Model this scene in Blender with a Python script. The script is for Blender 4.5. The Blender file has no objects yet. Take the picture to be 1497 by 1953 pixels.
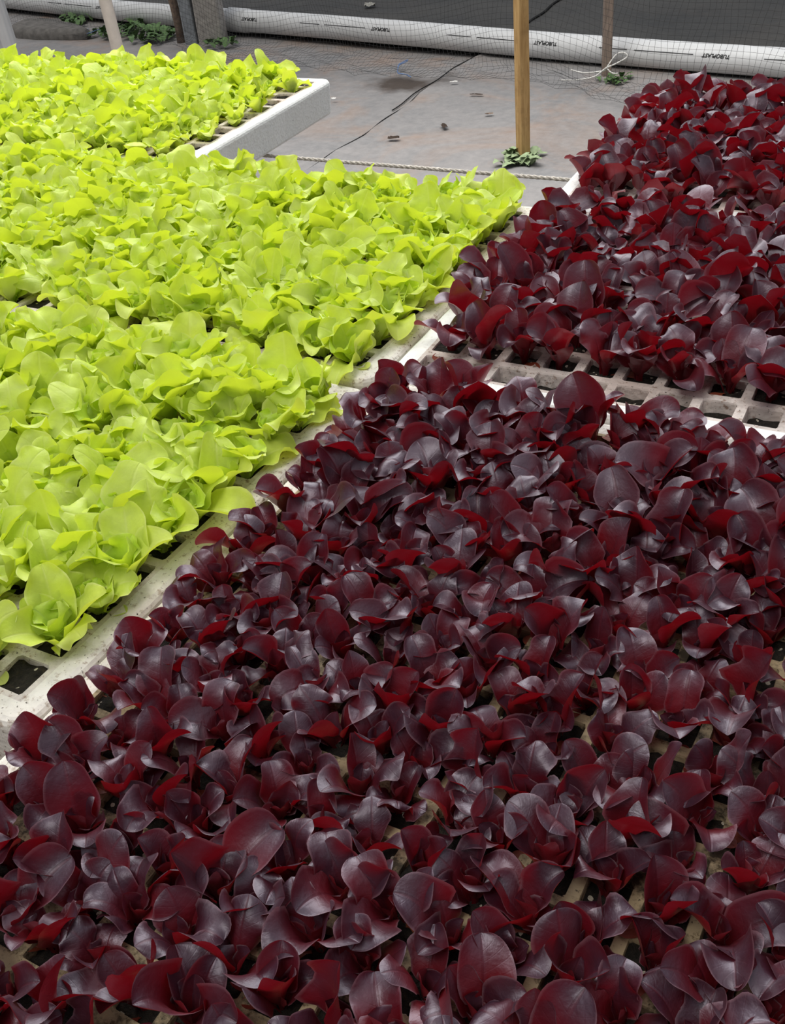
import bpy, math, random
import numpy as np
from mathutils import Vector, Matrix

SC = bpy.context.scene
COL = SC.collection
PI = math.pi
R = math.radians

# ------------------------------------------------------------------ camera, sky, lights, exposure
CAM = Vector((0.3386, -0.7146, 1.1761))
FWD = Vector((-0.40901, 0.69508, -0.59125)).normalized()
RGT = Vector((0.8894, 0.44859, -0.0879)).normalized()
DWN = FWD.cross(RGT).normalized()
RGT = DWN.cross(FWD).normalized()
FPX = 2030.0
cd = bpy.data.cameras.new('camera')
cd.sensor_fit = 'VERTICAL'; cd.sensor_height = 24.0
cd.lens = FPX / 1953.0 * 24.0
cd.clip_start = 0.01; cd.clip_end = 60
cam = bpy.data.objects.new('camera', cd); COL.objects.link(cam)
m = Matrix((RGT, -DWN, -FWD)).transposed().to_4x4(); m.translation = CAM
cam.matrix_world = m
SC.camera = cam
SC.view_settings.view_transform = 'Standard'
SC.view_settings.look = 'None'
SC.view_settings.gamma = 1.0
SC.view_settings.use_curve_mapping = False
SC.view_settings.exposure = 0.0

SKY_STRENGTH = .82
SUN_STRENGTH = 1.4
ADDED_LIGHT_POWER = 125
w = bpy.data.worlds.new('world'); SC.world = w; w.use_nodes = True
nt = w.node_tree; nt.nodes.clear()
out = nt.nodes.new('ShaderNodeOutputWorld'); bg = nt.nodes.new('ShaderNodeBackground')
tc = nt.nodes.new('ShaderNodeTexCoord'); sp = nt.nodes.new('ShaderNodeSeparateXYZ')
cr = nt.nodes.new('ShaderNodeValToRGB')
nt.links.new(tc.outputs['Generated'], sp.inputs[0])
mr = nt.nodes.new('ShaderNodeMapRange')
mr.inputs['From Min'].default_value = -1; mr.inputs['From Max'].default_value = 1
nt.links.new(sp.outputs['Z'], mr.inputs['Value'])
nt.links.new(mr.outputs[0], cr.inputs[0])
e = cr.color_ramp.elements
e[0].position = 0.45; e[0].color = (0.10, 0.10, 0.10, 1)
e[1].position = 0.95; e[1].color = (.97, 1.0, 1.06, 1)
x = cr.color_ramp.elements.new(0.62); x.color = (0.25, 0.265, 0.30, 1)
x = cr.color_ramp.elements.new(0.80); x.color = (0.66, 0.69, 0.74, 1)
# sky colour scaled up ahead and down behind the viewer, to darken the foreground
my = nt.nodes.new('ShaderNodeMapRange'); my.inputs['From Min'].default_value = -.8; my.inputs['From Max'].default_value = .6
my.inputs['To Min'].default_value = .42; my.inputs['To Max'].default_value = 1.15
nt.links.new(sp.outputs['Y'], my.inputs['Value'])
sm = nt.nodes.new('ShaderNodeVectorMath'); sm.operation = 'SCALE'
nt.links.new(cr.outputs[0], sm.inputs[0]); nt.links.new(my.outputs[0], sm.inputs['Scale'])
nt.links.new(sm.outputs[0], bg.inputs[0]); bg.inputs[1].default_value = SKY_STRENGTH
nt.links.new(bg.outputs[0], out.inputs[0])

sd = bpy.data.lights.new('sun', 'SUN'); sd.energy = SUN_STRENGTH; sd.angle = R(28); sd.color = (1.0, 0.97, 0.91)
sun = bpy.data.objects.new('sun', sd); COL.objects.link(sun)
sun.rotation_euler = Vector((-0.15, -0.42, 1.0)).to_track_quat('Z', 'Y').to_euler()

# unseen overhead light, added to brighten the far left above the foreground
ad = bpy.data.lights.new('added_overhead_light', 'AREA'); ad.shape = 'RECTANGLE'; ad.size = 3.2; ad.size_y = 2.4; ad.energy = ADDED_LIGHT_POWER; ad.color = (1.0, 1.0, 0.98)
al = bpy.data.objects.new('added_overhead_light', ad); COL.objects.link(al); al.location = (-1.3, 2.0, 2.6)
al.rotation_euler = (Vector((-1.3, 2.0, 2.6)) - Vector((-.5, .3, .75))).to_track_quat('Z', 'Y').to_euler()

P = 0.033      # cell pitch
ZT = 0.75      # tray top

# ------------------------------------------------------------------ helpers
def mesh_obj(name, verts, faces, mat, parent=None, smooth=False, uvs=None, mats=None, fmat=None):
    me = bpy.data.meshes.new(name)
    me.from_pydata([tuple(v) for v in verts], [], [tuple(f) for f in faces])
    if uvs is not None:
        uv = me.uv_layers.new(name='UVMap')
        li = np.empty(len(me.loops), dtype=np.int32); me.loops.foreach_get('vertex_index', li)
        uv.data.foreach_set('uv', np.asarray(uvs, dtype=np.float32)[li].ravel())
    for mm in (mats or [mat]): me.materials.append(mm)
    if fmat is not None: me.polygons.foreach_set('material_index', fmat)
    if smooth: me.polygons.foreach_set('use_smooth', [True] * len(me.polygons))
    me.update()
    o = bpy.data.objects.new(name, me); COL.objects.link(o)
    if parent is not None: o.parent = parent
    return o

def empty(name, loc=(0, 0, 0), rot=(0, 0, 0), sc=1.0):
    o = bpy.data.objects.new(name, None); COL.objects.link(o)
    o.location = loc; o.rotation_euler = rot; o.scale = (sc, sc, sc)
    o.empty_display_size = 0.01
    return o

def tag(o, label=None, cat=None, group=None, kind=None):
    if label: o['label'] = label
    if cat: o['category'] = cat
    if group: o['group'] = group
    if kind: o['kind'] = kind
    return o

class MB:
    def __init__(s): s.v = []; s.f = []
    def add(s, v, f):
        b = len(s.v); s.v += [tuple(q) for q in v]; s.f += [tuple(i + b for i in q) for q in f]
    def tube(s, pts, r, n=8, cap=True):
        pts = [Vector(p) for p in pts]; k = len(pts)
        rr = r if isinstance(r, (list, tuple)) else [r] * k
        v = []; f = []; up = None
        for i, p in enumerate(pts):
            t = (pts[min(i + 1, k - 1)] - pts[max(i - 1, 0)]).normalized()
            if up is None:
                a = Vector((0, 0, 1)) if abs(t.z) < .9 else Vector((1, 0, 0))
                up = (a - t * a.dot(t)).normalized()
            else: up = (up - t * up.dot(t)).normalized()
            sd_ = t.cross(up)
            for j in range(n):
                a = 2 * PI * j / n
                v.append(p + (up * math.cos(a) + sd_ * math.sin(a)) * rr[i])
        for i in range(k - 1):
            for j in range(n):
                j2 = (j + 1) % n
                f.append((i * n + j, i * n + j2, (i + 1) * n + j2, (i + 1) * n + j))
        if cap:
            f.append(tuple(range(n))[::-1]); f.append(tuple((k - 1) * n + j for j in range(n)))
        s.add(v, f)
    def box(s, c, d, rz=0, bev=0.0):
        cx, cy, cz = c; hx, hy, hz = d[0] / 2, d[1] / 2, d[2] / 2
        b = bev
        lo = []
        if b <= 0:
            ring = [(hx, hy), (-hx, hy), (-hx, -hy), (hx, -hy)]
        else:
            ring = [(hx, hy - b), (hx - b, hy), (-hx + b, hy), (-hx, hy - b), (-hx, -hy + b), (-hx + b, -hy), (hx - b, -hy), (hx, -hy + b)]
        n = len(ring); ca, sa = math.cos(rz), math.sin(rz)
        v = []
        zs = [(-hz, 1)] + [(hz, 1)]
        for z, k in zs:
            for (x_, y_) in ring: v.append((cx + x_ * ca - y_ * sa, cy + x_ * sa + y_ * ca, cz + z))
        f = [(j, (j + 1) % n, n + (j + 1) % n, n + j) for j in range(n)]
        f.append(tuple(range(n))[::-1]); f.append(tuple(range(n, 2 * n)))
        s.add(v, f)
    def build(s, name, mat, parent=None, smooth=False): return mesh_obj(name, s.v, s.f, mat, parent, smooth)

# ------------------------------------------------------------------ materials
def new_mat(name):
    mt = bpy.data.materials.new(name); mt.use_nodes = True
    n = mt.node_tree; n.nodes.clear()
    return mt, n
def N(n, t, **kw):
    a = n.nodes.new(t)
    for k, v in kw.items():
        if k in a.inputs: a.inputs[k].default_value = v
        else: setattr(a, k, v)
    return a
def ramp(n, src, stops):
    r_ = n.nodes.new('ShaderNodeValToRGB'); n.links.new(src, r_.inputs[0])
    el = r_.color_ramp.elements
    while len(el) > 1: el.remove(el[-1])
    el[0].position = stops[0][0]; el[0].color = tuple(stops[0][1]) + (1,)
    for p_, c in stops[1:]:
        q = el.new(p_); q.color = tuple(c) + (1,)
    return r_.outputs[0]
def mixc(n, fac, a, b, mode='MIX'):
    x_ = n.nodes.new('ShaderNodeMix'); x_.data_type = 'RGBA'; x_.blend_type = mode
    for sock, val in ((x_.inputs[0], fac), (x_.inputs[6], a), (x_.inputs[7], b)):
        if isinstance(val, bpy.types.NodeSocket): n.links.new(val, sock)
        else: sock.default_value = (tuple(val) + (1,)) if isinstance(val, (tuple, list)) else val
    return x_.outputs[2]
def mth(n, op, a, b=0.0, clamp=False):
    x_ = n.nodes.new('ShaderNodeMath'); x_.operation = op; x_.use_clamp = clamp
    for i, val in enumerate((a, b)):
        if isinstance(val, bpy.types.NodeSocket): n.links.new(val, x_.inputs[i])
        else: x_.inputs[i].default_value = val
    return x_.outputs[0]
def noise(n, scale, detail=4, rough=.55, coord='Object', dist=0.0, vec=None):
    t = N(n, 'ShaderNodeTexNoise'); t.inputs['Scale'].default_value = scale
    t.inputs['Detail'].default_value = detail; t.inputs['Roughness'].default_value = rough
    t.inputs['Distortion'].default_value = dist
    if vec is None:
        c = N(n, 'ShaderNodeTexCoord'); n.links.new(c.outputs[coord], t.inputs['Vector'])
    else: n.links.new(vec, t.inputs['Vector'])
    return t.outputs['Fac']
def pbsdf(n, col, rough=.6, spec=.5, bump=None, bstr=.3, bdist=.002):
    b = N(n, 'ShaderNodeBsdfPrincipled')
    if isinstance(col, bpy.types.NodeSocket): n.links.new(col, b.inputs['Base Color'])
    else: b.inputs['Base Color'].default_value = tuple(col) + (1,)
    if isinstance(rough, bpy.types.NodeSocket): n.links.new(rough, b.inputs['Roughness'])
    else: b.inputs['Roughness'].default_value = rough
    b.inputs['Specular IOR Level'].default_value = spec
    if bump is not None:
        bp = N(n, 'ShaderNodeBump'); bp.inputs['Strength'].default_value = bstr; bp.inputs['Distance'].default_value = bdist
        n.links.new(bump, bp.inputs['Height']); n.links.new(bp.outputs[0], b.inputs['Normal'])
    return b
def finish(n, sh):
    o = N(n, 'ShaderNodeOutputMaterial'); n.links.new(sh.outputs[0] if hasattr(sh, 'outputs') else sh, o.inputs['Surface'])
def simple(name, col, rough=.6, spec=.4, nscale=None, amt=.2, bstr=.2, bdist=.002):
    mt, n = new_mat(name)
    if nscale:
        f = noise(n, nscale, 5)
        dark = tuple(c * (1 - amt) for c in col); lite = tuple(min(1, c * (1 + amt)) for c in col)
        c = ramp(n, f, [(.3, dark), (.7, lite)])
        finish(n, pbsdf(n, c, rough, spec, f, bstr, bdist))
    else: finish(n, pbsdf(n, col, rough, spec))
    return mt

def leaf_mat(name, top, top2, under, margin, trans, tfac, rough, spec, vein, coat=0.0, basecol=None, tint=None):
    mt, n = new_mat(name)
    uv = N(n, 'ShaderNodeTexCoord'); sx = N(n, 'ShaderNodeSeparateXYZ'); n.links.new(uv.outputs['UV'], sx.inputs[0])
    u = sx.outputs['X']; v = sx.outputs['Y']         # u along, v -1..1 stored as 0..1
    av = mth(n, 'ABSOLUTE', mth(n, 'SUBTRACT', mth(n, 'MULTIPLY', v, 2.0), 1.0))
    oi = N(n, 'ShaderNodeObjectInfo'); ge = N(n, 'ShaderNodeNewGeometry')
    rnd = mth(n, 'FRACT', mth(n, 'ADD', mth(n, 'MULTIPLY', oi.outputs['Random'], 7.13), mth(n, 'MULTIPLY', ge.outputs['Random Per Island'], 3.7)))
    nz = noise(n, 90, 4)
    c = mixc(n, rnd, top, top2)
    c = mixc(n, mth(n, 'MULTIPLY', ramp(n, nz, [(.4, (0, 0, 0)), (.65, (1, 1, 1))]), .45), c, tuple(min(1, q * 1.5) for q in top))
    if basecol: c = mixc(n, ramp(n, mth(n, 'ADD', u, mth(n, 'MULTIPLY', mth(n, 'SUBTRACT', rnd, .5), .5)), [(.34, (1, 1, 1)), (.80, (0, 0, 0))]), c, basecol)
    # veins : midrib + side veins
    mid = ramp(n, av, [(0.0, (1, 1, 1)), (.05, (.5, .5, .5)), (.10, (0, 0, 0))])
    wv = mth(n, 'SINE', mth(n, 'MULTIPLY', mth(n, 'SUBTRACT', u, mth(n, 'MULTIPLY', av, .16)), 62.0))
    side = ramp(n, wv, [(.90, (0, 0, 0)), (1.0, (1, 1, 1))])
    vv = mth(n, 'ADD', mid, mth(n, 'MULTIPLY', side, .10), clamp=True)
    c = mixc(n, mth(n, 'MULTIPLY', vv, .55), c, vein)
    mg = ramp(n, av, [(.88, (0, 0, 0)), (1.0, (1, 1, 1))])
    c = mixc(n, mth(n, 'MULTIPLY', mg, .75), c, margin)
    cu = mixc(n, mth(n, 'MULTIPLY', vv, .5), under, vein)
    base = mixc(n, ge.outputs['Backfacing'], c, cu)
    bmp = mth(n, 'SUBTRACT', mth(n, 'ADD', noise(n, 150, 3), mth(n, 'MULTIPLY', noise(n, 55, 2), 1.6)), mth(n, 'MULTIPLY', vv, .5))
    rg = ramp(n, noise(n, 60, 3), [(.35, (rough - .06,) * 3), (.7, (rough + .12,) * 3)])
    b = pbsdf(n, base, rg, spec, bmp, .45, .0012)
    if tint: b.inputs['Specular Tint'].default_value = tuple(tint) + (1,)
    b.inputs['Coat Weight'].default_value = coat; b.inputs['Coat Roughness'].default_value = .35
    t = N(n, 'ShaderNodeBsdfTranslucent'); t.inputs['Color'].default_value = tuple(trans) + (1,)
    mx = N(n, 'ShaderNodeMixShader'); mx.inputs[0].default_value = tfac
    n.links.new(b.outputs[0], mx.inputs[1]); n.links.new(t.outputs[0], mx.inputs[2])
    finish(n, mx)
    return mt

M = {}
M['red'] = leaf_mat('red_leaf', (.028, .008, .018), (.046, .009, .016), (.17, .004, .010), (.20, .10, .12), (.30, .003, .008), .24, .42, 1.0, (.10, .01, .02), coat=.35, basecol=(.15, .005, .010), tint=(.90, .84, 1.0))
M['redyoung'] = leaf_mat('red_young_leaf', (.042, .014, .028), (.06, .014, .022), (.12, .008, .012), (.26, .16, .18), (.26, .01, .015), .20, .38, 1.0, (.10, .02, .03), coat=.35, basecol=(.13, .008, .013), tint=(.90, .84, 1.0))
M['redcot'] = leaf_mat('red_cotyledon', (.20, .030, .020), (.28, .07, .03), (.22, .03, .02), (.3, .08, .05), (.4, .05, .02), .3, .5, .5, (.25, .06, .04))
M['green'] = leaf_mat('green_leaf', (.56, .69, .085), (.66, .76, .17), (.66, .74, .20), (.80, .84, .32), (.70, .80, .035), .40, .46, .4, (.76, .84, .24))
M['greenyoung'] = leaf_mat('green_young_leaf', (.50, .68, .06), (.60, .75, .11), (.64, .74, .17), (.82, .86, .32), (.66, .80, .03), .38, .45, .4, (.62, .78, .2))
M['greencot'] = leaf_mat('green_cotyledon', (.62, .72, .16), (.70, .74, .24), (.66, .72, .28), (.8, .84, .4), (.7, .8, .1), .35, .5, .4, (.7, .76, .3))

def foam_mat(name, clean, tint, speck, amt, specamt, dirt=0.0):
    mt, n = new_mat(name)
    n1 = noise(n, 9, 5, .6); n2 = noise(n, 170, 4, .7); n3 = noise(n, 420, 2, .5)
    c = mixc(n, ramp(n, n1, [(.5 - amt, (0, 0, 0)), (.5 + .35 - amt * .5, (1, 1, 1))]), clean, tint)
    k = mth(n, 'MULTIPLY', ramp(n, n2, [(.56, (0, 0, 0)), (.66, (1, 1, 1))]), specamt)
    c = mixc(n, k, c, speck)
    k2 = mth(n, 'MULTIPLY', ramp(n, n3, [(.66, (0, 0, 0)), (.72, (1, 1, 1))]), min(1, specamt * 1.4))
    c = mixc(n, k2, c, (.06, .045, .03))
    if dirt: c = mixc(n, mth(n, 'MULTIPLY', ramp(n, noise(n, 42, 6, .7), [(.48, (0, 0, 0)), (.60, (1, 1, 1))]), dirt), c, (.020, .016, .011))
    vo = N(n, 'ShaderNodeTexVoronoi'); vo.inputs['Scale'].default_value = 260
    c2 = N(n, 'ShaderNodeTexCoord'); n.links.new(c2.outputs['Object'], vo.inputs['Vector'])
    h = mth(n, 'ADD', vo.outputs['Distance'], mth(n, 'MULTIPLY', n2, .8))
    finish(n, pbsdf(n, c, .75, .3, h, .35, .0012))
    return mt
M['foam_rim'] = foam_mat('clean_foam', (.86, .87, .85), (.80, .79, .75), (.45, .40, .34), .05, .25)
M['foam_bar'] = foam_mat('dirty_foam', (.74, .70, .66), (.55, .43, .37), (.30, .20, .15), .24, .95, .22)
M['foam_rim_dirty'] = foam_mat('stained_foam', (.82, .79, .73), (.64, .55, .47), (.34, .25, .18), .16, .75, .12)
M['foam_bar_crust'] = foam_mat('crusted_foam', (.50, .41, .26), (.30, .22, .12), (.12, .08, .04), .22, .95, .92)

def soil_mat():
    mt, n = new_mat('potting_soil')
    n1 = noise(n, 220, 5, .7)
    c = ramp(n, n1, [(.3, (.006, .005, .004)), (.55, (.022, .018, .014)), (.75, (.06, .045, .03))])
    vo = N(n, 'ShaderNodeTexVoronoi'); vo.inputs['Scale'].default_value = 330
    c2 = N(n, 'ShaderNodeTexCoord'); n.links.new(c2.outputs['Object'], vo.inputs['Vector'])
    sr = N(n, 'ShaderNodeSeparateColor'); n.links.new(vo.outputs['Color'], sr.inputs[0])
    k = mth(n, 'MULTIPLY', mth(n, 'GREATER_THAN', sr.outputs[0], .93), mth(n, 'LESS_THAN', vo.outputs['Distance'], .45))
    c = mixc(n, k, c, (.55, .50, .40))
    finish(n, pbsdf(n, c, .85, .25, n1, .9, .004))
    return mt
M['soil'] = soil_mat()

def cloth_ground(name, a, b, rust, rustamt):
    mt, n = new_mat(name)
    n1 = noise(n, 1.6, 6, .62, dist=.4); n2 = noise(n, 26, 5, .7); n3 = noise(n, 2.3, 5, .6, dist=1.2)
    c = mixc(n, ramp(n, n1, [(.33, (0, 0, 0)), (.68, (1, 1, 1))]), a, b)
    c = mixc(n, mth(n, 'MULTIPLY', ramp(n, n3, [(.48, (0, 0, 0)), (.68, (1, 1, 1))]), rustamt), c, rust)
    c = mixc(n, mth(n, 'MULTIPLY', ramp(n, n2, [(.35, (0, 0, 0)), (.75, (1, 1, 1))]), .28), c, tuple(q * 1.7 for q in b))
    # one rust-brown puddle stain
    co = N(n, 'ShaderNodeTexCoord'); mp = N(n, 'ShaderNodeMapping')
    mp.inputs['Location'].default_value = (1.78 / .22, -3.36 / .15, 0); mp.inputs['Scale'].default_value = (1 / .22, 1 / .15, 1)
    n.links.new(co.outputs['Object'], mp.inputs[0])
    ln = N(n, 'ShaderNodeVectorMath'); ln.operation = 'LENGTH'; n.links.new(mp.outputs[0], ln.inputs[0])
    d = mth(n, 'ADD', ln.outputs['Value'], mth(n, 'MULTIPLY', mth(n, 'SUBTRACT', noise(n, 9, 5), .5), 1.6))
    c = mixc(n, mth(n, 'MULTIPLY', ramp(n, d, [(.35, (1, 1, 1)), (1.1, (0, 0, 0))]), .9 if rustamt > .3 else 0), c, (.040, .024, .014))
    finish(n, pbsdf(n, c, .62, .35, mth(n, 'ADD', n1, mth(n, 'MULTIPLY', n2, .3)), .5, .02))
    return mt
M['ground'] = cloth_ground('dusty_ground_cloth', (.165, .165, .168), (.27, .25, .24), (.29, .20, .15), .7)
M['black_cloth'] = cloth_ground('black_ground_cloth', (.020, .020, .020), (.050, .047, .042), (.055, .040, .030), .2)
M['edge'] = simple('dark_cloth_edge', (.012, .012, .012), .8, .2)

def wood_mat(name, a, b, sc=14):
    mt, n = new_mat(name)
    co = N(n, 'ShaderNodeTexCoord'); mp = N(n, 'ShaderNodeMapping'); mp.inputs['Scale'].default_value = (1, 1, .08)
    n.links.new(co.outputs['Object'], mp.inputs[0])
    f = noise(n, sc * 8, 6, .65, vec=mp.outputs[0], dist=.6); g = noise(n, 22, 4, .6)
    c = ramp(n, f, [(.3, a), (.7, b)])
    c = mixc(n, mth(n, 'MULTIPLY', ramp(n, g, [(.5, (0, 0, 0)), (.7, (1, 1, 1))]), .4), c, tuple(q * .55 for q in a))
    finish(n, pbsdf(n, c, .75, .25, f, .4, .001))
    return mt
M['wood'] = wood_mat('planed_timber', (.32, .18, .065), (.54, .35, .15))
M['wood_grey'] = wood_mat('weathered_timber', (.20, .15, .12), (.36, .28, .23))
M['concrete'] = simple('concrete', (.42, .39, .36), .85, .2, 45, .25, .5, .004)
M['concrete_blue'] = simple('bluish_concrete', (.30, .32, .34), .85, .2, 45, .25, .5, .004)
M['pvc'] = simple('white_pvc', (.66, .66, .66), .42, .4, 14, .05, .1, .001)
M['pvc_cream'] = simple('cream_pvc', (.62, .55, .48), .5, .35, 30, .08, .1, .001)
M['ink'] = simple('black_print', (.02, .02, .02), .6, .2)
M['bark'] = simple('bark', (.21, .155, .12), .9, .15, 60, .35, .7, .004)
M['net'] = simple('net_strand', (.055, .055, .055), .55, .4)
M['string'] = simple('white_string', (.74, .72, .68), .8, .2, 300, .15, .4, .001)
M['rope'] = simple('grey_rope', (.50, .46, .41), .85, .2, 250, .3, .7, .002)
M['weed'] = simple('weed_leaf', (.10, .18, .060), .6, .3, 60, .35)
M['weed_pale'] = simple('pale_weed_leaf', (.27, .34, .19), .65, .3, 60, .3)
M['blue'] = simple('blue_twine', (.16, .26, .50), .6, .3)
M['paper'] = simple('scrap_paper', (.30, .29, .26), .8, .2, 60, .3)
M['debris'] = simple('dry_leaf', (.045, .030, .022), .8, .2)
M['stone'] = simple('stone', (.14, .13, .12), .9, .2, 30, .3, .6, .006)

# ------------------------------------------------------------------ the setting
PA = Vector((-4.769, 4.392)); PB = Vector((-.33, 3.699))       # axis of the pipe on the ground
def pipe_y(x_):
    q = (x_ + 2.4)
    return 3.945 - .182 * q + .0075 * q * q - .004
def net_y(x_): return 3.17 - .205 * (x_ + .0) + .035 * math.sin(x_ * 3.1) + .012 * math.sin(x_ * 9.7)

def sheet(name, x0, x1, y0f, y1f, nx, ny, z, mat, amp, seed):
    rng = random.Random(seed)
    ph = [(rng.uniform(1, 9), rng.uniform(1, 9), rng.uniform(0, 6), rng.uniform(.3, 1)) for _ in range(9)]
    v = []; f = []
    for j in range(ny + 1):
        for i in range(nx + 1):
            x_ = x0 + (x1 - x0) * i / nx
            a, b = y0f(x_), y1f(x_)
            y_ = a + (b - a) * j / ny
            h = sum(q * math.sin(p_ * x_ + r_ * y_ + s) for p_, r_, s, q in ph) / 9
            v.append((x_, y_, z + amp * h))
    for j in range(ny):
        for i in range(nx):
            a = j * (nx + 1) + i; f.append((a, a + 1, a + nx + 2, a + nx + 1))
    return mesh_obj(name, v, f, mat, smooth=True)
XS = -1.625
tag(sheet('ground', -10, 4, lambda q: -3, lambda q: 11, 120, 120, -.012, M['ground'], .006, 1), kind='structure')
# overlapping cloth to the near-right of the seam, its edge curling a little off the ground
def seam_x(y_): return XS + .010 * math.sin(y_ * 5) + .006 * math.sin(y_ * 17) - .012 * (y_ - 3) * .3
v = []; f = []; NYS = 160
for j in range(NYS + 1):
    y_ = -3 + (14) * j / NYS
    x0 = seam_x(y_)
    prof = [(0.0, .003 + .004 * math.sin(y_ * 13) ** 2), (.012, .007), (.05, .002), (.3, .0), (1.2, .0), (2.6, .0), (5.6, .0)]
    for dx, dz in prof: v.append((x0 + dx, y_, -.004 + dz + .002 * math.sin(3 * dx + y_ * 4)))
for j in range(NYS):
    for i in range(6):
        a = j * 7 + i; f.append((a, a + 1, a + 8, a + 7))
tag(mesh_obj('ground', v, f, M['ground'], smooth=True), kind='structure')
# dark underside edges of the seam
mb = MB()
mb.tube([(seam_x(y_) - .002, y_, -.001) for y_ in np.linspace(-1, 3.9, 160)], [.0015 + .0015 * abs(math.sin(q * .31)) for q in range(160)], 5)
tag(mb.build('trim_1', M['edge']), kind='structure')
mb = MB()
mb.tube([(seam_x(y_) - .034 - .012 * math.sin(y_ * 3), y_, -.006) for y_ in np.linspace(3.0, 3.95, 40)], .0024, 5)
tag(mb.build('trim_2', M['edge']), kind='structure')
# black cloth beyond the pipe
tag(sheet('ground', -10, 4, lambda q: pipe_y(q) + .01, lambda q: 11, 140, 70, .008, M['black_cloth'], .006, 3), kind='structure')
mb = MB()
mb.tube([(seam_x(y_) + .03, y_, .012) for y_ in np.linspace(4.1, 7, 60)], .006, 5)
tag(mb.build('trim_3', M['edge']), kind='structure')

# white drain pipe
PR = .052
root = empty('drain_pipe', (0, 0, 0))
tag(root, 'long white plastic pipe lying on the ground behind the posts', 'pipe')
mb = MB(); xs = np.linspace(-7.5, 1.6, 90)
pz = lambda x_: PR + .006 + .004 * math.sin(x_ * 2)
mb.tube([(x_, pipe_y(x_), pz(x_)) for x_ in xs], PR, 28)
mb.build('pipe_wall', M['pvc'], root, True)
mb = MB(); xc = -3.05
mb.tube([(x_, pipe_y(x_), pz(x_)) for x_ in np.linspace(xc - .06, xc + .06, 4)], PR + .005, 28)
mb.build('pipe_sleeve', M['pvc'], root, True)
# printing wrapped on the side of the pipe facing the bench
tcu = bpy.data.curves.new('lettering', 'FONT'); tcu.body = 'TUBOPLAST'; tcu.size = .0195; tcu.extrude = 0; tcu.offset = .0005
tcu.align_x = 'CENTER'; tcu.align_y = 'CENTER'; tcu.shear = .15
tob = bpy.data.objects.new('lettering_source', tcu); COL.objects.link(tob)
dg = bpy.context.evaluated_depsgraph_get()
tme = bpy.data.meshes.new_from_object(tob.evaluated_get(dg))
tv = [tuple(q.co) for q in tme.vertices]; tf = [tuple(q.vertices) for q in tme.polygons]
bpy.data.objects.remove(tob)
ANG = R(24)          # height angle of the print on the pipe wall, toward the bench
def on_pipe(x_, s, lift=.0012):
    """x along the pipe, s arc length up the wall from the print line"""
    a = ANG + s / PR
    dy = (pipe_y(x_ + .01) - pipe_y(x_ - .01)) / .02
    nrm = Vector((dy, -1, 0)).normalized()
    c = Vector((x_, pipe_y(x_), pz(x_)))
    return c + (nrm * math.cos(a) + Vector((0, 0, 1)) * math.sin(a)) * (PR + lift)
for i, x_ in enumerate((-4.05, -3.07 + .13, -2.12, -1.28, -.56, .1)):
    if i == 1: x_ = -2.93
    vv = [on_pipe(x_ - q[0] * 1.0, -q[1]) for q in tv]
    mesh_obj('print_lettering', vv, tf, M['ink'], root)
    for (a, b) in ((x_ - .48, x_ - .36), (x_ - .33, x_ - .09)):
        k = 14; vv = []; ff = []
        for q in range(k):
            xx = a + (b - a) * q / (k - 1)
            vv += [on_pipe(xx, -.0012), on_pipe(xx, .0012)]
        ff = [(2 * q, 2 * q + 2, 2 * q + 3, 2 * q + 1) for q in range(k - 1)]
        mesh_obj('printed_line', vv, ff, M['ink'], root)
    k = 10; vv = []; ff = []
# ------------------------------------------------------------------ posts
def square_post(name, x_, y_, wx, wy, h, mat, rz, label, cat, lean=(0, 0)):
    v = []; f = []; n = 14; rr = random.Random(int(abs(x_) * 1000))
    for j in range(n + 1):
        z = -.03 + (h + .03) * j / n
        hx, hy = wx / 2 * (1 + rr.uniform(-.03, .03)), wy / 2 * (1 + rr.uniform(-.03, .03)); b = min(hx, hy) * .14
        ring = [(hx, hy - b), (hx - b, hy), (-hx + b, hy), (-hx, hy - b), (-hx, -hy + b), (-hx + b, -hy), (hx - b, -hy), (hx, -hy + b)]
        ca, sa = math.cos(rz), math.sin(rz)
        for a, c in ring: v.append((a * ca - c * sa + lean[0] * z, a * sa + c * ca + lean[1] * z, z))
    for j in range(n):
        for k in range(8): f.append((j * 8 + k, j * 8 + (k + 1) % 8, (j + 1) * 8 + (k + 1) % 8, (j + 1) * 8 + k))
    f.append(tuple(range(8))[::-1]); f.append(tuple(n * 8 + k for k in range(8)))
    o = mesh_obj(name, v, f, mat); o.location = (x_, y_, 0)
    return tag(o, label, cat)
square_post('timber_post', -.952, 2.575, .036, .036, 1.7, M['wood'], R(52), 'square golden timber post rising from a weed tuft between the trays', 'post')
square_post('timber_post', -.985, 3.565, .034, .034, 1.7, M['wood_grey'], R(30), 'thin weathered timber post behind the net with white string at its foot', 'post')
square_post('concrete_post', -3.13, 3.93, .125, .10, 1.6, M['concrete'], R(20), 'broad pale concrete post behind the netting beside the long pipe', 'post')
square_post('concrete_post', -3.235, 3.90, .062, .08, 1.6, M['concrete_blue'], R(20), 'narrow bluish concrete post leaning against the broad concrete post', 'post')
def round_post(name, x_, y_, r0, h, mat, label, cat, bend=0.0, taper=0.0, lean=(0, 0)):
    mb = MB(); n = 16
    mb.tube([(lean[0] * h * j / n + bend * math.sin(j * 1.1), lean[1] * h * j / n + bend * math.cos(j * .9), -.03 + h * j / n) for j in range(n + 1)], [r0 * (1 - taper * j / n) for j in range(n + 1)], 20)
    o = mb.build(name, mat, None, True); o.location = (x_, y_, 0)
    return tag(o, label, cat)
round_post('plastic_post', -2.71, 2.75, .0245, 1.5, M['pvc_cream'], 'round cream plastic post standing behind the green lettuce trays', 'post', lean=(-.04, 0))
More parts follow.
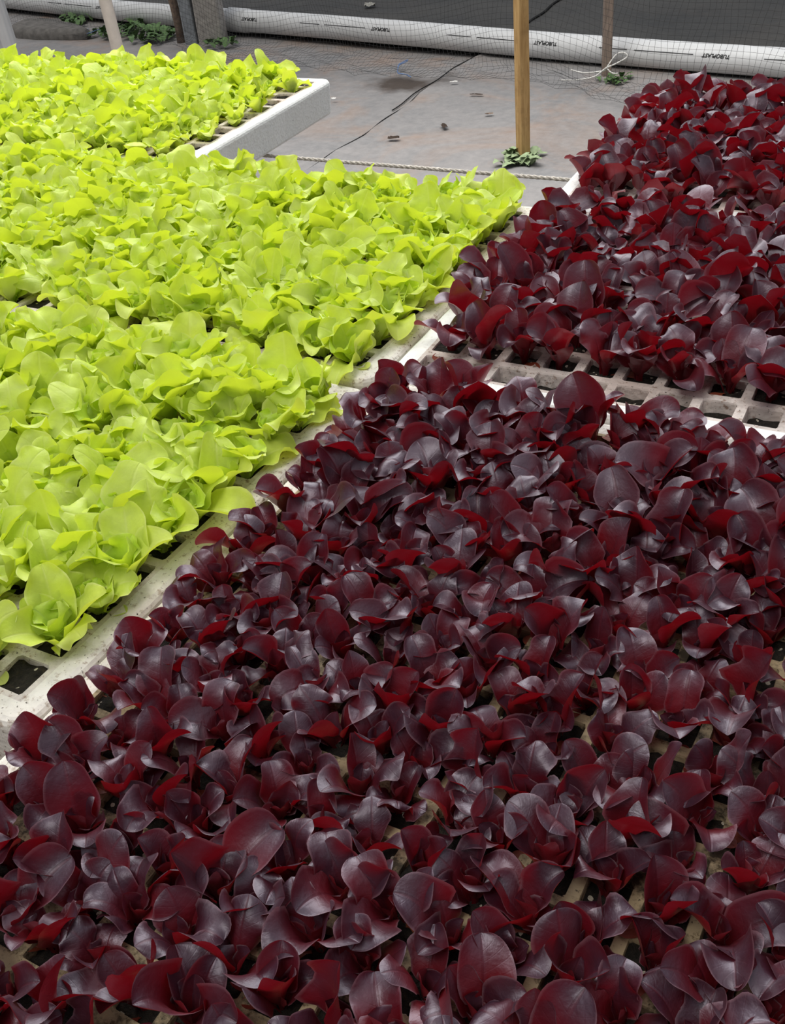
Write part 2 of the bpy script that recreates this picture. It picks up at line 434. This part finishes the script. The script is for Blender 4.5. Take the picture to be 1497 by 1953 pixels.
round_post('branch_stake', -3.31, 3.89, .022, 1.5, M['bark'], 'rough bark branch stake beside the narrow bluish concrete post', 'stake', bend=.008, taper=.3)
# fluted white post at the far left
v = []; f = []; nr = 40; n = 8
for j in range(n + 1):
    z = -.03 + 1.5 * j / n
    for k in range(nr):
        a = 2 * PI * k / nr; r_ = .033 * (1 + .05 * math.cos(a * 10))
        v.append((r_ * math.cos(a) - .05 * z, r_ * math.sin(a), z))
for j in range(n):
    for k in range(nr): f.append((j * nr + k, j * nr + (k + 1) % nr, (j + 1) * nr + (k + 1) % nr, (j + 1) * nr + k))
f.append(tuple(n * nr + k for k in range(nr)))
o = mesh_obj('fluted_post', v, f, M['pvc'], smooth=True); o.location = (-3.60, 3.05, 0)
tag(o, 'fluted white post at the far corner of the green lettuce trays', 'post')

# ------------------------------------------------------------------ net
rng = random.Random(5)
X0, X1, DX, TOPZ = -5.9, .75, .022, 1.15
def netp(x_, s):
    """s: distance along the net from its loose hem on the ground, up the hanging sheet"""
    lay = .16 + .05 * math.sin(x_ * 2.3 + 1) + .03 * math.sin(x_ * 6.1)
    wob = .006 * math.sin(x_ * 23 + s * 19) + .005 * math.sin(x_ * 41 - s * 31)
    y0 = net_y(x_)
    if s < lay:
        t = s / lay
        return Vector((x_ + wob + .02 * math.sin(s * 40 + x_ * 5) * (1 - t), y0 - lay + s + wob, .008 + .012 * abs(math.sin(x_ * 17 + s * 33)) + .02 * t * t))
    z = s - lay
    return Vector((x_ + wob * .8 + .03 * math.sin(z * 6 + x_ * 2), y0 + .02 * math.sin(x_ * 7 + z * 4) + .02 * math.sin(x_ * 2.1), .028 + z))
def strand(mb, pts, r):
    k = len(pts); v = []; f = []
    for i, p in enumerate(pts):
        t = (pts[min(i + 1, k - 1)] - pts[max(i - 1, 0)]).normalized()
        a = t.cross(Vector((0, -1, .3))).normalized(); b = t.cross(a)
        for q in (0, 2.094, 4.189): v.append(p + (a * math.cos(q) + b * math.sin(q)) * r)
    for i in range(k - 1):
        for q in range(3): f.append((i * 3 + q, i * 3 + (q + 1) % 3, i * 3 + 3 + (q + 1) % 3, i * 3 + 3 + q))
    mb.add(v, f)
mb = MB()
S1 = TOPZ + .2
nxs = int((X1 - X0) / DX)
for i in range(nxs + 1):
    x_ = X0 + DX * i
    strand(mb, [netp(x_, s) for s in np.linspace(0, S1, 46)], .00055)
for j in range(int(S1 / DX) + 1):
    s = j * DX
    strand(mb, [netp(q, s) for q in np.linspace(X0, X1, 190)], .00055)
o = mb.build('bird_netting', M['net'])
tag(o, 'fine dark bird netting hanging in front of the long white pipe', 'net')

# ------------------------------------------------------------------ small things on the ground
def weed(name, x_, y_, n, h, spread, mat, label, seed, lw=.018):
    rg = random.Random(seed); mb = MB()
    for k in range(n):
        az = rg.uniform(0, 2 * PI); l = h * rg.uniform(.5, 1.1); el = rg.uniform(.3, 1.3)
        bx, by = (max(-spread * .7, min(spread * .7, rg.gauss(0, spread * .4))) for _ in range(2))
        pts = []; z = 0; r_ = 0
        V = []; F = []
        for i in range(7):
            u = i / 6; a = el - u * 1.3
            w_ = lw * rg.uniform(.7, 1.3) * math.sin(PI * min(1, u * .9 + .08)) * (1 + .4 * (i % 2))
            px_, py_ = bx + r_ * math.cos(az), by + r_ * math.sin(az)
            nx_, ny_ = -math.sin(az), math.cos(az)
            V += [(px_ + nx_ * w_, py_ + ny_ * w_, z + .3 * w_), (px_, py_, z), (px_ - nx_ * w_, py_ - ny_ * w_, z + .3 * w_)]
            r_ += l / 6 * math.cos(a); z = max(.003, z + l / 6 * math.sin(a))
        for i in range(6):
            a = i * 3; F += [(a, a + 1, a + 4, a + 3), (a + 1, a + 2, a + 5, a + 4)]
        mb.add(V, F)
    o = mb.build(name, mat, None, True); o.location = (x_, y_, 0)
    return tag(o, label, 'weed')
weed('weed_tuft', -.955, 2.56, 60, .055, .08, M['weed_pale'], 'pale green weed tuft around the foot of the golden timber post', 3, .012)
weed('weed_tuft', -.93, 3.49, 26, .05, .07, M['weed'], 'small dark weed tuft under the white string bow', 4, .008)
for i, (x_, y_, n, h, sp_, lb) in enumerate((
        (-4.28, 4.16, 60, .07, .16, 'green weed clump below the pipe near the fluted white post'),
        (-3.80, 4.02, 70, .08, .20, 'green weed clump directly behind the cream plastic post'),
        (-3.50, 3.93, 60, .09, .16, 'green weed clump beside the rough bark stake'),
        (-3.02, 3.84, 22, .06, .10, 'little weed sprig at the foot of the broad concrete post'))):
    weed('weed_tuft', x_, y_, n, h, sp_, M['weed'], lb, 20 + i, .013)
mb = MB()
def wander(pts, k=8, amp=.0, seed=1):
    rg = random.Random(seed); outp = []
    pts = [Vector(q) for q in pts]
    for i in range(len(pts) - 1):
        p0 = pts[max(i - 1, 0)]; p1 = pts[i]; p2 = pts[i + 1]; p3 = pts[min(i + 2, len(pts) - 1)]
        for j in range(k):
            t = j / k
            q = .5 * ((2 * p1) + (p2 - p0) * t + (2 * p0 - 5 * p1 + 4 * p2 - p3) * t * t + (3 * p1 - p0 - 3 * p2 + p3) * t ** 3)
            outp.append(q + Vector((rg.uniform(-amp, amp), rg.uniform(-amp, amp), 0)))
    outp.append(pts[-1]); return outp
mb.tube(wander([(-1.11, 3.50, .03), (-1.05, 3.485, .025), (-.98, 3.50, .03), (-.957, 3.475, .05), (-.93, 3.50, .09), (-.90, 3.50, .10), (-.885, 3.50, .085), (-.92, 3.48, .065), (-.957, 3.465, .05), (-1.0, 3.45, .02), (-1.07, 3.43, .012), (-1.12, 3.42, .012)]), .0028, 6)
mb.tube(wander([(-.957, 3.47, .05), (-.93, 3.46, .035), (-.905, 3.455, .035)]), .0028, 6)
tag(mb.build('string_bow', M['string'], None, True), 'white string tied in a bow at the foot of the weathered post', 'string')
mb = MB()
mb.tube(wander([(-1.90, 3.56, .012), (-1.875, 3.50, .015), (-1.84, 3.43, .012), (-1.80, 3.42, .01), (-1.76, 3.385, .01)], 6, .002), .0022, 5)
mb.tube(wander([(-1.90, 3.56, .012), (-1.88, 3.60, .02), (-1.87, 3.57, .02), (-1.89, 3.53, .014)], 6, .002), .002, 5)
tag(mb.build('twine_scrap', M['blue'], None, True), 'frayed pale blue twine scrap beside the rust brown stain', 'twine')
mb = MB()
mb.tube(wander([(-3.98, 3.98, .02), (-3.93, 3.9, .015), (-3.9, 3.98, .02), (-3.86, 3.93, .015)], 6, .003), .0022, 5)
tag(mb.build('twine_scrap', M['blue'], None, True), 'pale blue twine scrap on the ground near the cream plastic post', 'twine')
def scrap(name, x_, y_, z, sx_, sy_, mat, label, cat, seed, rz=0):
    rg = random.Random(seed); v = []; f = []; k = 5
    for j in range(k + 1):
        for i in range(k + 1):
            v.append(((i / k - .5) * sx_ * rg.uniform(.9, 1.1), (j / k - .5) * sy_ * rg.uniform(.9, 1.1), .003 + rg.uniform(0, .3) * min(sx_, sy_)))
    for j in range(k):
        for i in range(k): a = j * (k + 1) + i; f.append((a, a + 1, a + k + 2, a + k + 1))
    o = mesh_obj(name, v, f, mat, smooth=True); o.location = (x_, y_, z); o.rotation_euler.z = rz
    return tag(o, label, cat)
scrap('paper_scrap', -2.59, 4.60, .012, .055, .06, M['paper'], 'crumpled pale paper scrap on the black cloth beyond the pipe', 'paper', 1, .5)
scrap('paper_scrap', -1.95, 4.12, .012, .03, .04, M['paper'], 'tiny pale scrap touching the far side of the long pipe', 'paper', 9, .2)
scrap('dry_leaf', -1.35, 2.82, .002, .045, .02, M['debris'], 'curled dark dry leaf lying midway between bench and netting', 'leaf', 2, -.9)
scrap('dry_leaf', -1.475, 2.66, .002, .04, .022, M['debris'], 'small dark dry leaf near the cloth seam behind the rope', 'leaf', 3, .2)
scrap('dry_leaf', -1.39, 3.21, .002, .05, .012, M['debris'], 'thin dark twig like leaf close to the netting hem', 'leaf', 4, .1)
scrap('dry_leaf', -1.245, 2.985, .002, .03, .014, M['bark'], 'faint brown dry leaf crumb on the dusty cloth', 'leaf', 5, .4)
scrap('dry_leaf', -1.545, 3.34, .008, .03, .012, M['string'], 'pale white flake on the rust brown stain', 'leaf', 6, .4)
scrap('dry_leaf', -1.95, 3.07, .002, .02, .012, M['string'], 'tiny white flake between the stain and the far green tray', 'leaf', 7, .4)
# flat stone slab lying left of the pipe
v = []; f = []; rg = random.Random(8); k = 14
for lvl, (s_, z_) in enumerate(((1, 0), (1.0, .03), (.85, .05))):
    for i in range(k):
        a = 2 * PI * i / k; rr_ = (1 + .15 * math.sin(3 * a + 1)) * s_
        v.append((.33 * rr_ * math.cos(a), .12 * rr_ * math.sin(a), z_ - .01))
for l in range(2):
    for i in range(k): f.append((l * k + i, l * k + (i + 1) % k, (l + 1) * k + (i + 1) % k, (l + 1) * k + i))
f.append(tuple(2 * k + i for i in range(k)))
o = mesh_obj('flat_stone', v, f, M['stone'], smooth=True); o.location = (-4.28, 3.98, 0); o.rotation_euler.z = -.25
tag(o, 'flat grey stone slab on the ground before the weeds', 'stone')

# ------------------------------------------------------------------ bench: rails, legs and the ropes the trays lie on
def plank(mb, a, b, wdt, hgt):
    a = Vector(a); b = Vector(b); c = (a + b) / 2; d = b - a
    mb.box(c, (d.length, wdt, hgt), math.atan2(d.y, d.x), .004)
root = empty('bench', (0, 0, 0)); tag(root, 'timber bench frame hidden beneath the foam trays', 'bench')
for x_ in (-1.15, .56):
    mb = MB(); plank(mb, (x_, -1.15, .655), (x_, .72, .655), .045, .07); mb.build('rail', M['wood_grey'], root)
    for y_ in (-1.1, -.2, .66):
        mb = MB(); mb.box((x_, y_, .31), (.05, .05, .62), 0, .005); mb.build('leg', M['wood_grey'], root)
def twisted_rope(y_, label, x0=-2.2, x1=.9, z=.694, hi=False):
    mb = MB(); n = 700 if hi else 60
    if hi:
        for s in (0, 1, 2):
            pts = []
            for i in range(n + 1):
                x_ = x0 + (x1 - x0) * i / n
                a = x_ / .016 * 2 * PI / 1.6 + s * 2.094
                pts.append((x_, y_ + .0013 * math.cos(a), z + .0013 * math.sin(a)))
            mb.tube(pts, .0016, 5)
    else: mb.tube([(x0 + (x1 - x0) * i / n, y_, z) for i in range(n + 1)], .0045, 6)
    return tag(mb.build('support_rope', M['rope'], None, True), label, 'rope')
twisted_rope(.566, 'taut twisted grey rope spanning the gap behind the green lettuce', hi=True)

# ------------------------------------------------------------------ foam trays
RIM = .0165
HT = .05
def tray_mesh(nx, ny, mrim, mbar, root_name, ox, oy, rz, low=False, P=P):
    """origin: the corner of the cell grid (lower x, lower y)"""
    W_, H_ = nx * P, ny * P
    per = []     # perimeter points with outward directions
    K = 7
    def corner(cx, cy, a0):
        return [((cx, cy), (math.cos(a0 + PI / 2 * k / K), math.sin(a0 + PI / 2 * k / K))) for k in range(K + 1)]
    per += corner(W_, 0, -PI / 2)[0:]
    per += [((W_, P * j), (1, 0)) for j in range(1, ny)]
    per += corner(W_, H_, 0)
    per += [((P * i, H_), (0, 1)) for i in range(nx - 1, 0, -1)]
    per += corner(0, H_, PI / 2)
    per += [((0, P * j), (-1, 0)) for j in range(ny - 1, 0, -1)]
    per += corner(0, 0, PI)
    per += [((P * i, 0), (0, -1)) for i in range(1, nx)]
    n = len(per)
    rr = random.Random(int(ox * 100) + int(oy * 1000))
    wob = [rr.uniform(-.0006, .0006) for _ in range(n)]
    prof = [(0, 0), (RIM - .005, 0.0002), (RIM - .0022, -.0010), (RIM - .0006, -.0032), (RIM, -.006), (RIM - .0015, -HT * .5), (RIM - .003, -HT + .004), (RIM - .006, -HT)]
    v = []; f = []
    for d, z in prof:
        for i, (p_, dr) in enumerate(per):
            dd = d + (wob[i] if d > RIM - .004 else 0)
            v.append((p_[0] + dr[0] * dd, p_[1] + dr[1] * dd, z))
    for l in range(len(prof) - 1):
        for i in range(n):
            j = (i + 1) % n
            a, b, c, d = l * n + i, l * n + j, (l + 1) * n + j, (l + 1) * n + i
            if l == 0 and per[i][0] == per[j][0]: f.append((a, c, d))
            else: f.append((a, d, c, b) if False else (b, a, d, c))
    f.append(tuple((len(prof) - 1) * n + i for i in range(n)))
    root = mesh_obj(root_name, v, f, mrim, smooth=False)
    root.location = (ox, oy, ZT); root.rotation_euler.z = rz
    # dividers
    v = []; f = []
    op = .385; ch = .05
    loop0 = [(op, op - ch), (op - ch, op), (-op + ch, op), (-op, op - ch), (-op, -op + ch), (-op + ch, -op), (op - ch, -op), (op, -op + ch)]
    levels = [(1.0, 0.0), (.96, -.0012), (.94, -.004), (.80, -.030)]
    for j in range(ny):
        for i in range(nx):
            cx, cy = (i + .5), (j + .5)
            b = len(v)
            for (x_, y_) in ((.5, .5), (-.5, .5), (-.5, -.5), (.5, -.5)): v.append(((cx + x_) * P, (cy + y_) * P, 0))
            jit = [(rr.uniform(-.012, .012), rr.uniform(-.012, .012)) for _ in range(8)]
            for s_, z in levels:
                for q, (x_, y_) in enumerate(loop0): v.append(((cx + (x_ + jit[q][0]) * s_) * P, (cy + (y_ + jit[q][1]) * s_) * P, z))
            L0 = b + 4
            # corners: loop0 idx 0,1 -> (+,+); 2,3 -> (-,+); 4,5 -> (-,-); 6,7 -> (+,-)
            for q in range(4): f.append((b + q, L0 + 2 * q + 1, L0 + 2 * q))
            for q in range(4):
                q2 = (q + 1) % 4
                f.append((b + q, b + q2, L0 + 2 * q2, L0 + 2 * q + 1))
            for l in range(len(levels) - 1):
                for q in range(8):
                    q2 = (q + 1) % 8
                    A_ = L0 + l * 8
                    f.append((A_ + q, A_ + q2, A_ + 8 + q2, A_ + 8 + q))
    mesh_obj('cell_grid', v, f, mbar, root)
    # soil in every cell
    v = []; f = []
    for j in range(ny):
        for i in range(nx):
            lvl = -.003 - rr.uniform(0, .004)
            if low and j == 0: lvl = -.0095 - rr.uniform(0, .003)
            k = 4; b = len(v); h_ = .37
            for jj in range(k + 1):
                for ii in range(k + 1):
                    v.append(((i + .5 + (ii / k - .5) * 2 * h_) * P, (j + .5 + (jj / k - .5) * 2 * h_) * P, lvl + rr.uniform(-.0018, .0018)))
            for jj in range(k):
                for ii in range(k):
                    a = b + jj * (k + 1) + ii; f.append((a, a + 1, a + k + 2, a + k + 1))
    so = mesh_obj('potting_soil', v, f, M['soil'], smooth=True)
    so.location = (ox, oy, ZT); so.rotation_euler.z = rz
    return root, so

RZ = R(-2.2)
# colour, corner x, corner y (cell units, of the cell grid), rotation, rim, bar, label, name used in plant labels, columns, rows
def rot_corner(px_, py_, rz, dx, dy):
    return px_ + dx * math.cos(rz) - dy * math.sin(rz), py_ + dx * math.sin(rz) + dy * math.cos(rz)
TR = []
TR.append(['red', -1.0, -1.0, 0, 'foam_rim', 'foam_bar', 'white foam tray of red lettuce with an empty white front row', 'tray with empty front row', 22, 11])
TR.append(['red', -1.1, 11.08, R(.3), 'foam_rim', 'foam_bar', 'foam tray of red lettuce nearest the netting and long pipe', 'tray nearest the netting', 22, 11])
rx, ry = rot_corner(-.78, -2.08, RZ, 0, -27 * .80)
TR.append(['red', rx, ry, RZ, 'foam_rim_dirty', 'foam_bar_crust', 'stained foam tray of dark red lettuce closest to the viewer', 'closest tray', 15, 27])
rx2, ry2 = rot_corner(rx, ry, RZ, 15 * .8 + 1.1, .1)
TR.append(['red', rx2, ry2, RZ, 'foam_rim_dirty', 'foam_bar_crust', 'foam tray of dark red lettuce alongside the closest stained tray', 'outer tray', 15, 27])
mx_, my_ = rot_corner(-2.08, -1.35, R(-1.0), -22, 0)
TR.append(['green', mx_, my_, R(-1.0), 'foam_rim_dirty', 'foam_bar', 'foam tray of green lettuce between the near and the far green trays', 'middle tray', 22, 11])
gx, gy = rot_corner(-1.93, -2.62, R(-1.8), -22, -11)
TR.append(['green', gx, gy, R(-1.8), 'foam_rim_dirty', 'foam_bar', 'foam tray of green lettuce with the bare corner beside the red', 'nearest tray', 22, 11])
TR.append(['green', -17.0 - 22, 11.2, R(.8), 'foam_rim', 'foam_bar', 'foam tray of green lettuce with a clean white side facing the ground gap', 'far tray', 22, 11])
TR.append(['green', -17.0 - 22 - 23.4, 13.3, R(-.8), 'foam_rim', 'foam_bar', 'farthest foam tray of green lettuce beside the fluted white post', 'farthest tray', 22, 11])
TR.append(['green', -2.2 - 22 - 23.3, -1.0, 0, 'foam_rim', 'foam_bar', 'foam tray of green lettuce adjoining the middle green tray', 'outer tray', 22, 11])
PS = [1, 1, .80, .80, 1, 1, 1, 1, 1]      # cell pitch of each tray relative to the widest cells
tray_roots = []
for ti, (col, cx, cy, rz, mr_, mb_, lab, short, NX, NY) in enumerate(TR):
    r_, so = tray_mesh(NX, NY, M[mr_], M[mb_], 'seed_tray', cx * P, cy * P, rz, ti == 0, P * PS[ti])
    tag(r_, lab, 'tray')
    tag(so, 'dark potting soil filling the cells of the ' + (col + ' lettuce ' + short), 'soil', kind='stuff')
    tray_roots.append(r_)

# ------------------------------------------------------------------ seedlings
def leaf_geom(rg, L, W, e0, e1, pw, cup, ruf, nr, twist, pf, side, nu, nv, az, base_r=.0012, z0=0.0, pet=.11, oexp=1.25, tipc=0.0, lob=0.0):
    """one leaf; returns verts, faces, uvs. upper side is the face front."""
    V = []; UV = []
    ph1, ph2 = rg.uniform(0, 6), rg.uniform(0, 6)
    tipn = rg.uniform(-.04, .10)
    cx, cz = base_r, z0
    us = [math.sin(PI / 2 * i / nu) ** 1.05 for i in range(nu + 1)]
    prev = 0
    ca, sa = math.cos(az), math.sin(az)
    for i, u in enumerate(us):
        a = e0 + (e1 - e0) * (u ** pw) - tipc * max(0, u - .62) ** 1.5 * 4
        du = u - prev; prev = u
        cx += L * du * math.cos(a); cz += L * du * math.sin(a)
        t = min(1, max(0, (u - pf) / (1 - pf)))
        ell = max(0, 1 - abs(2 * t ** oexp - 1) ** 2.2) ** .55 if t > 0 else 0
        hw = W / 2 * max(pet * (1 + .8 * (1 - u)) * (1 - u ** 6), ell)
        hw = (hw ** 4 + (W / 2 * pet * (1 - u ** 8)) ** 4) ** .25
        hw *= 1 + lob * math.sin(5.3 * u * PI + ph1)
        if i == nu: hw = W * .02
        # scalloped outline
        T = (math.cos(a), math.sin(a)); Nn = (-math.sin(a), math.cos(a))
        lat = side * math.sin(u * 1.6) * L * .22
        tw = twist * u
        for k in range(nv + 1):
            s = -1 + 2 * k / nv
            w_ = hw * s * (1 + .05 * math.sin(nr * 6.28 * u + ph1 + (1.7 if s > 0 else 0)) * (abs(s) > .8) * (ruf > 0))
            up = cup * hw * (abs(s) ** 1.8) + ruf * hw * abs(s) ** 2.5 * math.sin(nr * 6.28 * u + ph2 + (2.1 if s > 0 else 0)) * min(1, t * 3)
            up += -.03 * hw * (abs(s) < .05)
            y_ = w_ * math.cos(tw) - up * math.sin(tw)
            up2 = w_ * math.sin(tw) + up * math.cos(tw)
            sh = tipn * hw * abs(s)          # heart / point at tip
            x3 = cx + Nn[0] * up2 - T[0] * sh; z3 = cz + Nn[1] * up2 - T[1] * sh
            y3 = y_ * (1 - .12 * abs(cup) * abs(s)) + lat
            V.append((x3 * ca - y3 * sa, x3 * sa + y3 * ca, z3)); UV.append((u, (s + 1) / 2))
    F = []
    for i in range(nu):
        for k in range(nv):
            a = i * (nv + 1) + k
            F.append((a, a + nv + 1, a + nv + 2, a + 1))
    return V, F, UV

def spec_red(rg):
    az = rg.uniform(0, 6.28); sp_ = []
    n = rg.choice((4, 4, 5))
    for i in range(n):
        az_i = az + i * 2.4 + rg.uniform(-.4, .4)
        L = rg.uniform(.042, .054) * (1 - .07 * i); W = L * rg.uniform(.46, .62)
        e0 = R(rg.uniform(66, 86)); e1 = R(rg.choice((rg.uniform(35, 65), rg.uniform(0, 40), rg.uniform(-35, 10))))
        sp_.append(('leaf', 'red', dict(L=L, W=W, e0=e0, e1=e1, pw=rg.uniform(1.6, 3.2), tipc=rg.choice((0, 0, rg.uniform(.2, 1.3))), lob=rg.choice((0, .05, .10)), cup=rg.choice((rg.uniform(.35, .8), rg.uniform(.2, .6), rg.uniform(-.45, .1))), ruf=rg.choice((0.08, .18, .32)), nr=rg.uniform(1.3, 3.0), twist=rg.uniform(-.7, .7), pf=rg.uniform(.22, .34), side=rg.uniform(-.6, .6), az=az_i, z0=-.002)))
    for i in range(2):
        L = rg.uniform(.020, .030)
        sp_.append(('young_leaf', 'redyoung', dict(L=L, W=L * rg.uniform(.5, .7), e0=R(rg.uniform(75, 92)), e1=R(rg.uniform(30, 80)), pw=1.8, cup=rg.uniform(.5, 1.0), ruf=rg.uniform(.15, .4), nr=rg.uniform(2, 4), twist=rg.uniform(-.6, .6), pf=.18, side=rg.uniform(-.4, .4), az=az + 1.2 + i * 2.6, z0=.001)))
    L = rg.uniform(.018, .026)
    sp_.append(('cotyledon', 'redcot', dict(L=L, W=L * .42, e0=R(rg.uniform(30, 60)), e1=R(rg.uniform(-25, 5)), pw=1.0, cup=.2, ruf=0, nr=1, twist=0, pf=.35, side=0, az=rg.uniform(0, 6.28), z0=0)))
    return sp_
def spec_green(rg):
    az = rg.uniform(0, 6.28); sp_ = []
    n = rg.choice((4, 5, 5))
    for i in range(n):
        az_i = az + i * 2.4 + rg.uniform(-.4, .4)
        L = rg.uniform(.044, .057) * (1 - .05 * i); W = L * rg.uniform(.52, .66)
        e0 = R(rg.uniform(62, 88)); e1 = R(rg.choice((rg.uniform(35, 65), rg.uniform(0, 35), rg.uniform(-50, -5))))
        sp_.append(('leaf', 'green', dict(L=L, W=W, e0=e0, e1=e1, pw=rg.uniform(1.1, 2.2), oexp=1.05, tipc=rg.choice((0, rg.uniform(.1, .9))), lob=rg.choice((.02, .05, .09)), cup=rg.choice((rg.uniform(.2, .6), rg.uniform(-.4, .1))), ruf=rg.choice((.10, .22, .36)), nr=rg.uniform(1.8, 4.0), twist=rg.uniform(-.6, .6), pf=rg.uniform(.12, .25), side=rg.uniform(-.6, .6), az=az_i, z0=-.002, pet=.14)))
    for i in range(3):
        L = rg.uniform(.022, .032)
        sp_.append(('young_leaf', 'greenyoung', dict(L=L, W=L * rg.uniform(.6, .9), e0=R(rg.uniform(72, 92)), e1=R(rg.uniform(0, 60)), pw=1.8, cup=rg.uniform(.3, .9), ruf=rg.uniform(.35, .65), nr=rg.uniform(3, 5), twist=rg.uniform(-.6, .6), pf=.12, side=rg.uniform(-.4, .4), az=az + 1.2 + i * 2.3, z0=.001, pet=.14)))
    L = rg.uniform(.020, .027)
    sp_.append(('cotyledon', 'greencot', dict(L=L, W=L * .5, e0=R(rg.uniform(30, 60)), e1=R(rg.uniform(-25, 5)), pw=1.0, cup=.15, ruf=0, nr=1, twist=0, pf=.3, side=0, az=rg.uniform(0, 6.28), z0=0)))
    return sp_

NPROTO = 26
protos = {}
for kind, fn, seed in (('red', spec_red, 100), ('green', spec_green, 300)):
    protos[kind] = []
    for q in range(NPROTO):
        rg = random.Random(seed + q)
        parts = []
        for nm, mk, d in fn(rg):
            big = nm == 'leaf'
            V, F, UV = leaf_geom(rg, nu=18 if big else 14, nv=10 if big else 8, **d)
            lo = leaf_geom(random.Random(q), nu=9, nv=6, **d)
            parts.append((nm, mk, V, F, UV, lo))
        protos[kind].append(parts)

def project(p_):
    d = Vector(p_) - CAM; z = d.dot(FWD)
    if z < .05: return None
    return 748.5 + FPX * d.dot(RGT) / z, 976.5 + FPX * d.dot(DWN) / z, z

ORD = 'first second third fourth fifth sixth seventh eighth ninth tenth eleventh twelfth thirteenth fourteenth fifteenth sixteenth seventeenth eighteenth nineteenth twentieth twenty-first twenty-second twenty-third twenty-fourth twenty-fifth twenty-sixth twenty-seventh'.split()
rg = random.Random(77)
cells = {'red': [], 'green': []}
for ti, (col, cx, cy, rz, mr_, mb_, lab, short, NX, NY) in enumerate(TR):
    for j in range(NY):
        for i in range(NX):
            lx, ly = i + .5 + rg.uniform(-.10, .10), j + .5 + rg.uniform(-.10, .10)
            wx, wy = rot_corner(cx, cy, rz, lx * PS[ti], ly * PS[ti])
            pos = (wx * P, wy * P, ZT - .007)
            skip = False
            if ti == 0 and j == 0: skip = True
            if ti == 0 and j == 1 and i == 0: skip = False
            if ti == 5 and j == 0 and i == NX - 1: skip = True
            if ti == 5 and j == 1 and i == NX - 2: skip = True
            if ti == 6 and i == NX - 1 and j in (0, 1, 3, 5, 7, 8, 10): skip = True
            if rg.random() < .012: skip = True
            yaw = rg.uniform(0, 2 * PI); sc = rg.uniform(.84, 1.10); q = rg.randrange(NPROTO); tilt = (rg.uniform(-.12, .12), rg.uniform(-.12, .12))
            if ti == 6 and i >= NX - 2: sc *= .8
            if ti in (2, 3): sc *= max(.86, 1.16 - .035 * (NY - 1 - j))
            if ti in (0, 1): sc *= 1.16
            if ti in (4, 5, 6, 7, 8): sc *= 1.08
            if skip: continue
            pr = project((pos[0], pos[1], pos[2] + .03))
            if pr is None: continue
            X_, Y_, Z_ = pr
            m_ = 45 * 1.0 / max(Z_, .3)
            inview = -m_ < X_ < 1497 + m_ and -m_ < Y_ < 1953 + m_
            if not (-1300 < X_ < 3300 and -700 < Y_ < 2900): continue
            cells[col].append((0 if inview else 1, Z_, ti, i, j, pos, yaw, sc, q, tilt, short, NX - 1 - i, NY - 1 - j))

def mat_of(pos, yaw, sc, tilt):
    return Matrix.Translation(pos) @ Matrix.Rotation(tilt[0], 4, 'X') @ Matrix.Rotation(tilt[1], 4, 'Y') @ Matrix.Rotation(yaw, 4, 'Z') @ Matrix.Scale(sc, 4)

for col in ('red', 'green'):
    lst = sorted(cells[col], key=lambda c: (c[0], c[1]))
    first = lst[:300]; rest = lst[300:]
    name = col + '_lettuce_seedling'
    protoobj = {}
    for (iv, Z_, ti, i, j, pos, yaw, sc, q, tilt, short, ir, jb) in first:
        r_ = empty(name)
        r_.matrix_world = mat_of(pos, yaw, sc, tilt)
        if col == 'red':
            lab = f'red lettuce seedling, {short}, {ORD[jb]} row from back, {ORD[i]} from left rim'
        else:
            lab = f'green lettuce seedling, {short}, {ORD[jb]} row from back, {ORD[ir]} from right rim'
        tag(r_, lab, 'seedling', col + ' lettuce seedlings in the foam trays')
        if q not in protoobj:
            lst_ = []
            for nm, mk, V, F, UV, lo in protos[col][q]:
                lst_.append(mesh_obj(nm, V, F, M[mk], r_, True, UV))
            protoobj[q] = lst_
        else:
            for o in protoobj[q]:
                c = o.copy(); COL.objects.link(c); c.parent = r_
    if rest:
        keys = ['leaf', 'young_leaf', 'cotyledon']
        mats = {'red': ['red', 'redyoung', 'redcot'], 'green': ['green', 'greenyoung', 'greencot']}[col]
        VV = []; FF = []; UU = []; FM = []; base = 0
        for (iv, Z_, ti, i, j, pos, yaw, sc, q, tilt, short, ir, jb) in rest:
            mt4 = np.array(mat_of(pos, yaw, sc, tilt))
            for nm, mk, V, F, UV, lo in protos[col][q]:
                v_, f_, u_ = lo
                a = np.asarray(v_) @ mt4[:3, :3].T + mt4[:3, 3]
                VV.append(a); FF.append(np.asarray(f_) + base); UU.append(np.asarray(u_))
                FM += [mats.index(mk)] * len(f_); base += len(a)
        o = mesh_obj(col + '_lettuce_foliage', np.concatenate(VV).tolist(), np.concatenate(FF).tolist(), None, None, True, np.concatenate(UU), [M[q_] for q_ in mats], FM)
        tag(o, f'mass of small distant {col} lettuce seedlings in the far foam trays', 'seedling', None, 'stuff')
    print(col, len(lst), 'in view', sum(1 for c in lst if c[0] == 0), 'rest', len(rest))
